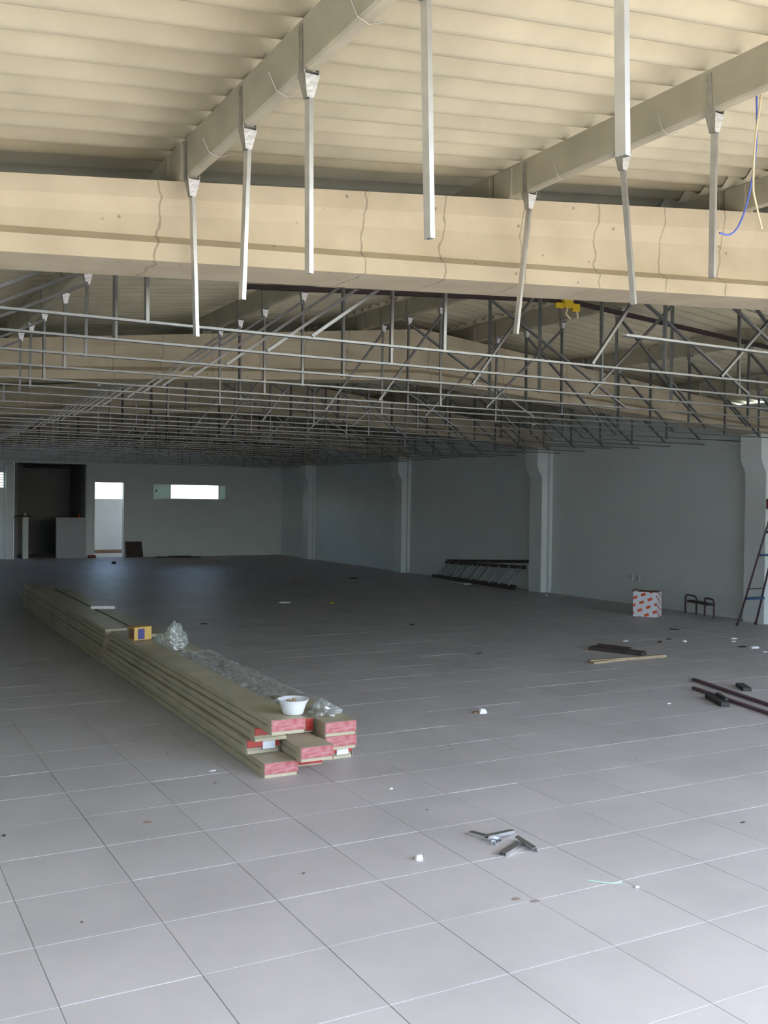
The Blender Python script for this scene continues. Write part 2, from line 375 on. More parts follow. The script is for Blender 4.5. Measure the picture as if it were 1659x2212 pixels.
# the small room seen through the serving opening
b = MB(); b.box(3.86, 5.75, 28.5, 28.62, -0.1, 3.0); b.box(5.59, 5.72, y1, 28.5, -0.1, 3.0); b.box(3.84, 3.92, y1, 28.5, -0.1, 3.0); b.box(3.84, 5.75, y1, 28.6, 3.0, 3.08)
structure('wall_inner', b, INNERWALL)
# boundary wall of the yard, outside the door
b = MB(); b.box(5.75, 16.0, 28.3, 28.45, -0.12, 1.53); structure('wall_yard', b, OUTWALL)
b = MB(); b.box(5.75, 14, y1, 28.3, -0.12, -0.01); structure('floor_yard', b, YARD)
b = MB(); b.box(5.72, 14, 28.28, 28.30, -0.01, 0.10); structure('trim_yard', b, KRAFT)
# open ground in front of and around the building
b = MB(); b.box(-60, 70, -60, 90, -0.35, -0.125); structure('ground', b, GROUND)
# unseen house across the street, added to block low sky from the hall
b = MB(); b.box(-45, 5.0, -22, -11, -0.12, 5.5); structure('wall_sky_blocker', b, OUTWALL)
b = MB(); b.box(-30, 40, -3.2, YF, -0.13, -0.06); structure('floor_bounce_strip', b, BOUNCESTRIP)  # unseen strip in front, added to throw warm light up inside
# lit pilaster beside the serving opening
b = MB(); b.cbox(3.60, 3.785, YB-0.18, YB+0.02, 0, 2.38, 0.006); structure('trim_pilaster', b, COLPAINT)

# ------------------------------------------------------------------ roof sheets
ceiling = empty('ceiling', (XC, 12, 3.4)); ceiling['kind'] = 'structure'
PITCH_W = 0.177; NW = 6; AMP = 0.030; TH = 0.007
def sheet_mesh(L):
    mb = MB(); n = NW*10 + 3
    for side in (0, 1):
        for xx in (-L/2, L/2):
            for k in range(n):
                yy = (k/10.0)*PITCH_W - NW*PITCH_W/2 - 0.02
                zz = AMP*math.cos(2*math.pi*k/10.0) + (TH if side else 0)
                mb.v.append((xx, yy, zz))
    for k in range(n-1):
        mb.f.append((k, k+1, n+k+1, n+k)); mb.f.append((2*n+k, 3*n+k, 3*n+k+1, 2*n+k+1))
    for a in (0, n):
        for k in range(n-1):
            q = (a+k, a+k+1, 2*n+a+k+1, 2*n+a+k); mb.f.append(q if a else q[::-1])
    mb.f.append((0, n, 3*n, 2*n)); mb.f.append((n-1, 3*n-1, 4*n-1, 2*n-1)); mb.mi = [0]*len(mb.f)
    me = mb.mesh('roof_sheet', SHEET, True)
    me.polygons.foreach_set('use_smooth', [len(p.vertices) == 4 for p in me.polygons]); me.update(); return me
CW = NW*PITCH_W
spansL = [(-2.1, 1.325), (1.325, 4.80), (4.80, 5.52)]
spansR = [(5.48, 6.20), (6.20, 9.66), (9.66, 11.10)]
slope = math.atan(0.112); shm = {}
for side, spans in ((1, spansL), (-1, spansR)):
    for si, (xa, xb) in enumerate(spans):
        key = round(xb-xa, 3)
        if key not in shm: shm[key] = sheet_mesh((xb-xa)/math.cos(slope) + 0.16)
        xm_ = (xa+xb)/2
        zc = 2.835 + 0.112*(xm_ if side > 0 else 2*XC-xm_) + HP + AMP + 0.002
        k = 0; y = YF - 0.3
        while y < YR:
            dz = 0.0085*(k % 2) + 0.016*((si + (0 if side > 0 else 1)) % 2)
            o = link('roof_sheet', shm[key], ceiling)
            o.location = Vector((xm_, y + CW/2, zc + dz)) - ceiling.location
            o.rotation_euler = (0, -slope*side, 0)
            y += CW; k += 1
b = MB(); zr = ztop(XC)+HP+0.085
b.quadbox([(XC-0.3,YF-.4,zr-.045),(XC,YF-.4,zr),(XC,YR,zr),(XC-0.3,YR,zr-.045),(XC-0.3,YF-.4,zr-.037),(XC,YF-.4,zr+.008),(XC,YR,zr+.008),(XC-0.3,YR,zr-.037)])
b.quadbox([(XC,YF-.4,zr),(XC+.3,YF-.4,zr-.045),(XC+.3,YR,zr-.045),(XC,YR,zr),(XC,YF-.4,zr+.008),(XC+.3,YF-.4,zr-.037),(XC+.3,YR,zr-.037),(XC,YR,zr+.008)])
o = link('ridge_cap', b.mesh('ridge_cap', SHEET), ceiling); o.location = -ceiling.location

# ------------------------------------------------------------------ portal beams
def beam_mesh(Y):
    mb = MB(); xs = [XL, XC, XR]; ins = 0.05; n = None
    for x in xs:
        t, u = ztop(x), zbot(x)
        h = t-u
        half = [(0, u), (0, u+0.078), (ins, u+0.118), (ins, t-0.40*h), (0.018, t-0.22*h), (0.018, t)]
        pr = [(FW-a, z) for a, z in half]
        ring = [(Y+a, z) for a, z in half] + [(Y+a, z) for a, z in reversed(pr)]
        n = len(ring)
        for yy, z in ring: mb.v.append((x, yy-Y, z))
    for s in range(len(xs)-1):
        for i in range(n):
            j = (i+1) % n; mb.f.append((s*n+i, (s+1)*n+i, (s+1)*n+j, s*n+j))
    mb.f.append(tuple(range(n))); mb.f.append(tuple(2*n+n-1-i for i in range(n)))
    mb.mi = [0]*len(mb.f); return mb
bl = ['wide pale concrete roof beam crossing right under the roof nearest the doorway, hairline cracks on its face',
      'second concrete roof beam back, seen peaked at the ridge behind the metal rails',
      'third concrete roof beam back, dim, resting on the column beside the lying ladder',
      'fourth concrete roof beam back in the dark, on the slim column of the long wall',
      'last concrete roof beam, next to the back wall with the window']
bme = beam_mesh(0).mesh('roof_beam', BEAM)
for i, Y in enumerate(FRAMES):
    o = link('roof_beam', bme if i else bme, None, (0, Y, 0)); tag(o, bl[i], 'beam', 'concrete roof beams')

# ------------------------------------------------------------------ wall columns with haunched heads
cl = [None, 'pale concrete column with flared head behind the stepladder', 'tall pale column with flared head at the end of the ladder lying down',
      'slim pale column with flared head on the long wall, second from the back corner', 'dim narrow column with flared head nearest the back corner']
def column_mesh(Y):
    mb = MB(); ya, yb = -0.0, FW
    prof = [(XR-0.18, 0.0), (XR-0.18, 2.04), (XR-0.205, 2.08), (XR-0.255, 2.16), (XR-0.28, 2.22), (XR-0.28, zbot(XR-0.28)-0.002), (XR+0.002, zbot(XR)-0.002), (XR+0.002, 0.0)]
    n = len(prof)
    for y in (ya, yb):
        for x, z in prof: mb.v.append((x, y, z))
    for i in range(n):
        j = (i+1) % n; mb.f.append((i, j, n+j, n+i))
    mb.f.append(tuple(range(n-1, -1, -1))); mb.f.append(tuple(range(n, 2*n))); mb.mi = [0]*len(mb.f)
    # narrow rebate strips where the column meets the wall
    mb.box(XR-0.06, XR, -0.07, 0, 0, zbot(XR)-0.01); mb.box(XR-0.06, XR, FW, FW+0.07, 0, zbot(XR)-0.01)
    return mb
cme = column_mesh(0).mesh('wall_column', COLPAINT)
for i, Y in enumerate(FRAMES):
    if i == 0: continue
    o = link('wall_column', cme, None, (0, Y, 0)); tag(o, cl[i], 'column', 'columns along the long wall')

# ------------------------------------------------------------------ purlins, one per bay
bays = [(YF-0.2, FRAMES[0]+0.17, 'in front of the nearest roof beam'), (FRAMES[0]+0.18, FRAMES[1]+0.17, 'between the first and second roof beams'),
        (FRAMES[1]+0.18, FRAMES[2]+0.17, 'between the second and third roof beams'), (FRAMES[2]+0.18, FRAMES[3]+0.17, 'between the third and fourth roof beams'),
        (FRAMES[3]+0.18, FRAMES[4]+0.17, 'between the fourth and last roof beams'), (FRAMES[4]+0.18, YB+0.1, 'behind the last roof beam')]
pname = ['first from the open side', 'second from the open side', 'just before the ridge', 'just past the ridge', 'second from the long wall', 'first from the long wall']
PW = 0.05
pcache = {}
def purlin_mesh(L, up_):
    mb = MB(); w = PW/2
    prof = [(-w, 0.008), (-w+0.008, 0), (w-0.008, 0), (w, 0.008), (w, HP+0.0026*up_), (-w, HP-0.0026*up_)]
    # deeper bearing block at each end
    mb.extrude(prof, (0,0,0), (0,L,0), (1,0,0), (0,0,1)); mb.f = [f[::-1] for f in mb.f]
    mb.box(-w-0.012, w+0.012, 0.02, 0.17, 0.0, HP-0.012); mb.box(-w-0.012, w+0.012, L-0.17, L-0.02, 0.0, HP-0.012)
    return mb.mesh('purlin', PURLIN)
tie_me = None
for bi, (ya, yb, where) in enumerate(bays):
    for pi, px in enumerate(PX):
        key = (round(yb-ya, 3), px < XC)
        if key not in pcache: pcache[key] = purlin_mesh(yb-ya, 1 if px < XC else -1)
        z = ztop(px)
        root = link('purlin', pcache[key], None, (px, ya, z))
        tag(root, f'grey concrete purlin {pname[pi]}, {where}', 'purlin', 'concrete purlins under the roof sheets')
        if bi == 0 and pi < 2:
            for Yw in (2.55, 3.15, 3.85):
                tb = MB()
                x = PW/2*(-1); yl = Yw - ya
                tb.tube([(x-0.045, yl, 0.05), (x-0.012, yl+0.01, 0.0), (x+0.03, yl+0.015, -0.012), (x+0.10, yl+0.03, 0.02)], 0.0011, 5)
                link('tie_wire', tb.mesh('tie_wire', GALV2), root)

# ------------------------------------------------------------------ hanging rods and straps
def strap_mesh(dx=0.0):
    mb = MB(); w = PW/2 + 0.0015; t = 0.0018; hw = 0.019; zb = -0.085
    # side strips, upper part twisted slightly, and the folded pouch below the purlin
    for s in (-1, 1):
        a0 = (s*w, 0, HP-0.02); a1 = (s*w, 0, -0.004)
        mb.quadbox([(s*w,-hw*0.8,-0.004),(s*(w+t),-hw*0.8,-0.004),(s*(w+t),hw*0.8,-0.004),(s*w,hw*0.8,-0.004),(s*w,-hw*0.8+0.008,HP-0.02),(s*(w+t),-hw*0.8+0.008,HP-0.02),(s*(w+t),hw*0.8+0.008,HP-0.02),(s*w,hw*0.8+0.008,HP-0.02)])
        e = 0.028
        mb.quadbox([(s*0.010+dx,-0.014,zb),(s*(0.010+t)+dx,-0.014,zb),(s*(0.010+t)+dx,0.014,zb),(s*0.010+dx,0.014,zb),
                    (s*w,-e,0.002),(s*(w+t),-e,0.002),(s*(w+t),e,0.002),(s*w,e,0.002)])
    mb.quadbox([(-w,-0.022,-0.004),(w,-0.022,-0.004),(w,0.028,-0.004),(-w,0.028,-0.004),(-w,-0.022,-0.002),(w,-0.022,-0.002),(w,0.028,-0.002),(-w,0.028,-0.002)])
    mb.quadbox([(-0.012+dx,-0.016,zb),(0.012+dx,-0.016,zb),(0.012+dx,-0.013,zb),(-0.012+dx,-0.013,zb),(-w,-0.030,-0.016),(w,-0.030,-0.016),(w,-0.027,-0.016),(-w,-0.027,-0.016)])
    return mb.mesh('strap', GALV2)
STRAP = strap_mesh()
rods = [ # purlin x, Y, bottom (x,y,z), label
 (1.325, 4.20, (1.352, 4.20, 2.299), 'galvanised hanging rod right at the nearest beam, on the open side purlin'),
 (1.325, 3.53, (1.312, 3.53, 2.341), 'galvanised hanging rod second from the nearest beam on the open side purlin'),
 (1.325, 2.976, (1.335, 2.976, 2.334), 'galvanised hanging rod third from the nearest beam on the open side purlin'),
 (1.325, 2.241, (1.348, 2.241, 2.285), 'long bright metal rod, fourth from the beam, its strap out of view above'),
 (1.325, 1.507, (1.348, 1.507, 2.282), 'thickest looking metal rod, closest to the viewer, ending by the second purlin'),
 (3.08, 4.139, (3.010, 4.139, 2.453), 'thin tilted metal rod at the beam end of the second purlin'),
 (3.08, 3.445, (3.160, 3.445, 2.504), 'thin metal rod mid second purlin, tilted the opposite way, ending below the beam'),
 (3.08, 2.909, (3.082, 2.909, 2.514), 'straight metal rod beside the blue and cream wires, wide flat strap above'),
]
for px, Y, bot, lab in rods:
    z = ztop(px); root = empty('hanging_rod', (px, Y, z-0.01))
    tag(root, lab, 'metal rod', 'loose hanging rods in front of the nearest beam')
    link('strap', STRAP, root, (0, 0, 0.01))
    rb = MB(); a = Vector((0.002, 0, -0.06)); e = Vector(bot) - root.location
    rb.channel(a, e, 0.017, 0.024, 0.0016, (0.25, -1, 0))
    link('rod', rb.mesh('rod', GALV), root)

# ------------------------------------------------------------------ suspended rails, their hangers and braces: one screwed-up frame
grid = empty('ceiling_grid', (5.0, 4.9, ZG))
tag(grid, 'suspended frame of thin galvanised rails, hangers and slanting braces behind the nearest beam', 'ceiling frame')
rows = [4.92, 5.56, 6.28, 6.97, 7.76, 8.34, 8.86]
y = 9.86
while y < YB-0.2: rows.append(y); y += 0.66
G0 = grid.location
railp = MB(); railp.extrude([(-0.015,-0.006),(0.015,-0.006),(0.015,0.006),(0.0135,0.006),(0.0135,-0.0045),(-0.0135,-0.0045),(-0.0135,0.006),(-0.015,0.006)], (0.3,0,0), (XR-0.02,0,0), (0,1,0), (0,0,1))
rail_me = railp.mesh('rail', RAILM)
for r in rows:
    o = link('rail', rail_me, grid, (-G0.x, r-G0.y, random.uniform(-0.006, 0.006))); o.rotation_euler = (0, random.uniform(-.0012, .0012), random.uniform(-.0012, .0012))
b = MB(); b.extrude([(-0.015,-0.006),(0.015,-0.006),(0.015,0.006),(0.0135,0.006),(0.0135,-0.0045),(-0.0135,-0.0045),(-0.0135,0.006),(-0.015,0.006)], (3.6,3.99,ZG+0.01), (9.5,4.12,ZG+0.01), (0,1,0), (0,0,1))
o = link('rail', b.mesh('rail', RAILM), grid); o.location = -G0
hcache = {}; bcache = {}
def hanger(px):
    if px not in hcache:
        mb = MB(); mb.channel((0,0,-0.06), (0,0,ZG-ztop(px)-0.01), 0.017, 0.024, 0.0016, (0.2,-1,0)); hcache[px] = mb.mesh('hanger', RAILM)
    return hcache[px]
def brace(px, dx):
    k = (px, round(dx, 2))
    if k not in bcache:
        mb = MB(); mb.channel((0,-0.012,-0.075), (dx,-0.012,ZG-ztop(px)+0.006), 0.017, 0.024, 0.0016, (0,-1,0)); bcache[k] = mb.mesh('brace', RAILM)
    return bcache[k]
BR = {1.325: (-0.86,), 3.08: (-0.86,), 4.80: (-0.64, 1.50), 6.20: (-0.90, 1.0), 7.92: (0.86,), 9.66: (0.6,)}
for k, r in enumerate(rows):
    if any(Y-0.04 < r < Y+FW+0.04 for Y in FRAMES): continue
    for px in PX:
        z = ztop(px); j = random.uniform(-0.02, 0.02)
        link('hanger', hanger(px), grid, Vector((px, r+0.005, z))-G0, (0.0, random.uniform(-.012, .012), random.uniform(-.4, .4)))
        link('strap', STRAP, grid, Vector((px, r, z))-G0)
        for bi, dx in enumerate(BR[px]):
            if px in (4.80, 6.20) and (k+bi) % 2 and r > 5: continue
            if px == 1.325 and k > 1 and k % 2: continue
            link('brace', brace(px, dx), grid, Vector((px, r, z))-G0)

# dark strap running under the purlins, with the yellow fixing at the ridge
root = empty('roof_conduit', (XC, 6.8, 3.33))
tag(root, 'dark brown conduit strap bent at the ridge, running under the purlins behind the nearest beam', 'conduit')
b = MB(); b.bar((2.55,6.8,3.125), (XC,6.8,3.335), 0.05, 0.03); b.bar((XC,6.8,3.335), (10.6,6.8,2.95), 0.05, 0.03)
o = link('strap_bar', b.mesh('strap_bar', BLACKSTEEL), root); o.location = -root.location
root = empty('yellow_clamp', (XC-0.05, 6.78, 3.30)); tag(root, 'small yellow plastic clamp at the bend of the dark conduit by the ridge', 'clamp')
b = MB(); b.cbox(-0.05,0.05,-0.05,0.0,-0.035,0.06,0.006); b.cbox(-0.13,-0.05,-0.04,-0.01,-0.045,0.0,0.005); b.cbox(0.05,0.13,-0.04,-0.01,-0.06,0.01,0.005)
link('clamp_body', b.mesh('clamp_body', YELLOW), root)
b = MB(); b.tube([(0.0,-0.03,-0.03),(-0.02,-0.03,-0.09),(0.03,-0.03,-0.13)], 0.008, 6); b.tube([(0.1,-0.03,-0.05),(0.11,-0.03,-0.12)], 0.008, 6)
link('wire_tail', b.mesh('wire_tail', WIREW), root)

# loose wires
def wire(name, pts, r, m, lab, extra=None):
    P = [Vector(p) for p in pts]; out = []
    for i in range(len(P)-1):
        p0, p1, p2, p3 = P[max(i-1,0)], P[i], P[i+1], P[min(i+2,len(P)-1)]
        for s in range(6):
            t = s/6; out.append(0.5*((2*p1)+(p2-p0)*t+(2*p0-5*p1+4*p2-p3)*t*t+(3*p1-p0-3*p2+p3)*t**3))
    out.append(P[-1]); b = MB(); b.tube(out, r, 7); o = link(name, b.mesh(name, m, True)); tag(o, lab, 'wire', extra); return o
wire('hanging_wire', [(3.42,2.88,3.70),(3.366,2.9,3.577),(3.339,2.9,3.308),(3.308,2.9,3.112),(3.300,2.9,2.92),(3.318,2.9,2.846),(3.356,2.9,2.747)], 0.0042, WIREW, 'cream wire hanging loosely from the roof, its end in front of the nearest beam')
wire('hanging_wire', [(3.42,2.91,3.70),(3.363,2.93,3.569),(3.314,2.94,3.522),(3.321,2.94,3.457),(3.352,2.94,3.349),(3.371,2.95,3.123),(3.34,2.95,2.926),(3.289,2.95,2.785),(3.231,2.95,2.72),(3.165,2.95,2.716)], 0.0042, WIREB, 'blue wire hanging beside the cream wire, curling sideways at its end')
b = MB(); b.lathe([(0.0,-0.03),(0.011,-0.028),(0.011,0.03),(0.0,0.032)], n=12)
o = link('wire_connector', b.mesh('wire_connector', BLACKSTEEL, True)); o.location = (3.385, 2.91, 3.60); tag(o, 'small black connector holding the tops of the blue and cream wires', 'connector')

# ------------------------------------------------------------------ back of the hall: door, window, louvre, counter
door = empty('door_1', (6.157, YB, 0)); door['kind'] = 'structure'
b = MB(); b.box(5.74,5.80,YB-0.02,YB+0.16,0,1.985); b.box(6.555,6.575,YB-0.02,YB+0.16,0,1.985); b.box(5.74,6.575,YB-0.02,YB+0.16,1.965,1.985)
o = link('door_frame', b.mesh('door_frame', FROST), door); o.location = -door.location
b = MB(); b.box(6.56,6.59,YB-0.03,YB-0.02,0.97,1.05); o = link('strike_plate', b.mesh('strike_plate', ALU), door); o.location = -door.location
win = empty('window_1', (8.37, YB, 1.545)); win['kind'] = 'structure'
b = MB()
for q in ((7.34,9.40,1.545,1.565),(7.34,9.40,1.935,1.955),(7.34,7.36,1.545,1.955),(9.38,9.40,1.545,1.955)): b.box(q[0],q[1],YB+0.01,YB+0.11,q[2],q[3])
o = link('window_frame', b.mesh('window_frame', ALU), win); o.location = -win.location
for xa, xb in ((7.36,7.82),(9.20,9.38)):
    b = MB(); b.box(xa,xb,YB+0.045,YB+0.055,1.565,1.935); o = link('sash_panel', b.mesh('sash_panel', SASHGLASS), win); o.location = -win.location
b = MB(); b.box(9.17,9.20,YB+0.03,YB+0.07,1.565,1.935); b.box(7.81,7.83,YB+0.03,YB+0.07,1.565,1.935); o = link('sash_stile', b.mesh('sash_stile', ALU), win); o.location = -win.location
b = MB(); b.box(7.42,7.45,YB+0.035,YB+0.046,1.74,1.80); o = link('sash_latch', b.mesh('sash_latch', BLACKSTEEL), win); o.location = -win.location
lv = empty('window_2', (3.285, YB, 1.776)); lv['kind'] = 'structure'
for k in range(7):
    z = 1.776+k*0.0645; b = MB(); b.box(3.0,3.57,YB+0.05,YB+0.09,z-0.006,z+0.016)
    o = link('slat', b.mesh('slat', ALU), lv); o.location = -lv.location
b = MB(); b.box(4.855,5.59,YB,YB+0.14,0,1.04); b.box(4.855,5.59,YB-0.012,YB,0,0.075)
o = link('half_wall', b.mesh('half_wall', GREYPAINT)); tag(o, 'low grey wall of the serving counter beside the doorway', 'counter')
b = MB(); b.cbox(4.03,4.155,YB-0.05,YB+0.10,0,1.05,0.004)
o = link('counter_post', b.mesh('counter_post', COLPAINT)); tag(o, 'narrow pale post at the far side of the serving counter gap', 'post')
b = MB(); b.cbox(3.80,4.20,YB-0.08,YB+0.5,1.05,1.085,0.004)
o = link('counter_slab', b.mesh('counter_slab', DARKWOOD)); tag(o, 'dark slab shelf on top of the narrow pale post', 'shelf')
b = MB(); b.lathe([(0,0),(0.02,0),(0.02,0.05),(0.009,0.07),(0.009,0.09),(0,0.09)], n=12); o = link('small_bottle', b.mesh('small_bottle', WHITEPL, True)); o.location = (4.08, YB, 1.085); tag(o, 'tiny pale bottle standing on the dark slab shelf', 'bottle')
b = MB(); b.lathe([(0,0),(0.022,0),(0.02,0.04),(0.012,0.10),(0,0.105)], n=12); o = link('orange_cone', b.mesh('orange_cone', ORANGE, True)); o.location = (5.42, YB+0.06, 1.04); tag(o, 'small orange cap standing on the low grey serving wall', 'cap')
b = MB(); b.tube([(4.08,YB+0.27,2.36),(5.26,YB+0.27,2.34)], 0.045, 14)
for xx in (4.25, 5.1): b.box(xx-0.012, xx+0.012, YB+0.15, YB+0.28, 2.36, 2.43)
o = link('roller_shutter', b.mesh('roller_shutter', BLACKSTEEL, False)); tag(o, 'long dark rolled shutter tube across the top of the serving opening', 'shutter')
b = MB(); b.quadbox([(6.60,YB-0.16,0.002),(7.05,YB-0.14,0.002),(7.05,YB-0.12,0.002),(6.60,YB-0.14,0.002),(6.60,YB-0.035,0.41),(7.03,YB-0.03,0.41),(7.03,YB-0.013,0.41),(6.60,YB-0.016,0.41)])
o = link('leaning_board', b.mesh('leaning_board', DARKWOOD)); tag(o, 'square dark brown board leaning on the back wall beside the doorway', 'board')
b = MB(); b.cbox(5.62,5.80,YB-0.22,YB-0.10,0,0.075,0.006); o = link('brick', b.mesh('brick', BRICKR)); tag(o, 'single dark red brick at the foot of the bright doorway', 'brick')
b = MB(); b.bar((7.3,25.9,0.014),(8.45,25.65,0.014),0.07,0.028); b.bar((7.6,25.78,0.04),(8.2,25.70,0.04),0.05,0.022)
o = link('timber_offcut', b.mesh('timber_offcut', DARKWOOD)); tag(o, 'dark flat timber lying on the floor under the bright window', 'timber')
b = MB(); b.lathe([(0,0),(0.05,0),(0.055,0.03),(0.03,0.06),(0,0.065)], n=10); o = link('dark_lump', b.mesh('dark_lump', RUBBLE, True)); o.location = (5.70, 23.8, 0); tag(o, 'small dark lump on the floor in the reflection before the doorway', 'rubble')
for i, (yy, zz) in enumerate(((12.015, 0.425), (11.855, 0.418))):
    root = empty('outlet_plate', (XR, yy, zz)); tag(root, ['outlet plate on the long wall above the printed carton, nearer the lying ladder', 'outlet plate on the long wall above the printed carton, nearer the stepladder'][i], 'outlet', 'outlet plates on the long wall')
    b = MB(); b.cbox(-0.01,0.0,-0.055,0.055,-0.055,0.055,0.003); link('cover', b.mesh('cover', WHITEPL), root)
    b = MB(); b.box(-0.0115,-0.009,-0.022,0.022,-0.032,0.032); link('socket_face', b.mesh('socket_face', GREYPAINT), root)

# ------------------------------------------------------------------ stack of wrapped ceiling panels
def bundle(loc, L, label, end='pink', w=0.205, h=0.083, rz=0.0, sticker=False, torn=False):
    root = empty('panel_bundle', loc, (0,0,rz)); tag(root, label, 'panel bundle', 'wrapped panel bundles in the long stack')
    key = (round(L,2), w, h); mb = MB(); n = 2
    for k in range(n):
        za, zb = h*k/n+0.001, h*(k+1)/n-0.001; i = 0.0025*((k*37+int(L*10)) % 3)
        mb.cbox(-w/2+i, w/2-i, 0.012, L-0.012-0.02*(k % 2), za, zb, 0.003)
    link('panels', mb.mesh('panels', TAN), root)
    b = MB(); b.box(-w/2-0.0015, w/2+0.0015, 0.0, 0.20 if not torn else 0.06, h-0.0005, h+0.001); b.box(-w/2-0.002, -w/2-0.0005, 0.0, 0.06, 0.0, h); b.box(w/2+0.0005, w/2+0.002, 0.0, 0.06, 0.0, h)
    b.box(-w/2+0.004, w/2-0.004, 0.002, 0.014, 0.0, h*0.24); link('wrap_flap', b.mesh('wrap_flap', TANTOP), root)
    b = MB(); b.cbox(-w/2, w/2, -0.004, 0.012, h*0.22 if end == 'pink' else (h*0.45 if torn or sticker else h*0.10), h, 0.003)
    link('end_print', b.mesh('end_print', {'pink': ENDPINK, 'red': ENDRED, 'plain': TANTOP}[end]), root)
    if sticker:
        b = MB(); b.box(-w*0.02, w*0.36, -0.0055, -0.0035, h*0.3, h*0.95); link('sticker', b.mesh('sticker', WHITEPAPER), root)
    return root
H = 0.085; rz = -0.018
bundle((2.235, 5.29, 0), 4.2, 'bottom bundle of the stack at its outer near corner, pink end closest to the viewer', 'pink', rz=rz)
bundle((2.215, 5.52, H), 4.0, 'second bundle up on the outer side, set back, dark red torn end', 'red', rz=rz, sticker=True, torn=True)
bundle((2.240, 5.46, 2*H), 4.0, 'third bundle up on the outer side, dark red end under the bowl bundle', 'red', rz=rz, torn=True)
bundle((2.255, 5.24, 3*H), 4.2, 'top bundle carrying the white bowl, pink printed end', 'pink', rz=rz)
bundle((2.465, 5.44, 0), 4.1, 'bottom bundle in the middle of the stack, dark red end in shadow', 'red', rz=rz)
bundle((2.430, 5.22, H), 4.2, 'second bundle up in the middle of the stack, sticking out with a pink end', 'pink', rz=rz)
bundle((2.455, 5.56, 2*H), 4.0, 'third bundle up in the middle of the stack, mostly hidden behind the bowl bundle', 'red', rz=rz)
bundle((2.695, 5.50, 0), 4.0, 'bottom bundle on the inner side of the stack, white sticker on its end', 'red', rz=rz, sticker=True)
bundle((2.672, 5.40, H), 4.1, 'middle bundle on the inner side of the stack, end half orange half pink', 'pink', rz=rz)
bundle((2.668, 5.40, 2*H), 4.1, 'top bundle on the inner side of the stack, pink end facing out', 'pink', rz=rz)
rear = [(2.30, 0, 'outer bottom'), (2.52, 0, 'middle bottom'), (2.73, 0, 'inner bottom'), (2.29, 1, 'outer second'), (2.51, 1, 'middle second'), (2.74, 1, 'inner second'),
        (2.305, 2, 'outer third'), (2.52, 2, 'middle third'), (2.745, 2, 'inner third'), (2.315, 3, 'outer top')]
for i, (x, l, w_) in enumerate(rear):
    bundle((x, 9.55+0.05*(i % 3), l*H), 5.4+0.04*((i*5) % 4), f'long wrapped panel bundle in the rear row of the stack, {w_} place', 'plain', rz=rz)
# bowl with scraps
root = empty('bowl', (2.335, 5.36, 4*H+0.0015)); tag(root, 'white plastic bowl with scraps, on the near end of the panel stack', 'bowl')
b = MB(); b.lathe([(0,0),(0.056,0),(0.060,0.004),(0.076,0.055),(0.092,0.084),(0.094,0.086),(0.091,0.087),(0.074,0.058),(0.057,0.008),(0,0.007)], n=36); link('shell', b.mesh('shell', WHITEPL, True), root)
b = MB()
for k in range(9):
    a = k*2.4; r = 0.012+0.005*k; b.cbox(r*math.cos(a)-0.012, r*math.cos(a)+0.012, r*math.sin(a)-0.009, r*math.sin(a)+0.009, 0.02, 0.062+0.008*(k % 4), 0.003)
s_ = link('scraps', b.mesh('scraps', CRUMB), root); s_['kind'] = 'stuff'
# yellow and navy carton on the stack
root = empty('small_carton', (2.325, 8.72, 4*H+0.002), (0,0,0.25)); tag(root, 'small yellow carton with a navy label, standing on the panel stack', 'carton')
b = MB(); b.cbox(-0.085,0.085,-0.05,0.05,0,0.115,0.002); link('box', b.mesh('box', BOXY), root)
b = MB(); b.box(-0.05,0.015,-0.0515,-0.0495,0.008,0.10); link('print', b.mesh('print', BOXB), root)
b = MB(); b.box(-0.083,0.083,-0.004,0.004,0.115,0.1165); b.box(-0.0865,-0.0845,-0.04,0.04,0.01,0.1); link('tape', b.mesh('tape', KRAFT), root)
# crumpled plastic
def crumple(name, cx, cy, cz, rx, ry, rz_, label, seed, n=30, m=18, power=1.0):
    mb = MB()
    for i in range(m+1):
        th = math.pi*0.5*i/m
        for k in range(n):
            a = 2*math.pi*k/n; d = Vector((math.cos(a)*math.sin(th), math.sin(a)*math.sin(th), math.cos(th)))
            q = noise.noise(d*1.6+Vector((seed,0,0)))*0.40 + abs(noise.noise(d*4+Vector((0,seed,0))))*0.26 + abs(noise.noise(d*9+Vector((0,0,seed))))*0.09
            r = 0.80+q
            mb.v.append((d.x*rx*r, d.y*ry*r, max(0.0, d.z**power*rz_*r)))
    for i in range(m):
        for k in range(n):
            k2 = (k+1) % n; mb.f.append((i*n+k, (i+1)*n+k, (i+1)*n+k2, i*n+k2)); mb.mi.append(0)
    o = link(name, mb.mesh(name, FILM, False)); o.location = (cx, cy, cz); tag(o, label, 'plastic'); return o
crumple('plastic_bag', 2.60, 8.66, 3*H+0.003, 0.155, 0.19, 0.22, 'crumpled ball of clear plastic on the panel stack beside the yellow carton', 3.1)
crumple('plastic_bag', 2.68, 5.66, 3*H+0.004, 0.10, 0.13, 0.075, 'crumpled clear plastic on the panel stack just behind the bowl', 8.3, 24, 10)
crumple('plastic_bag', 2.56, 5.98, 3*H+0.004, 0.09, 0.16, 0.05, 'flattened clear plastic scrap on the panel stack farther back than the bowl', 5.9, 24, 10)
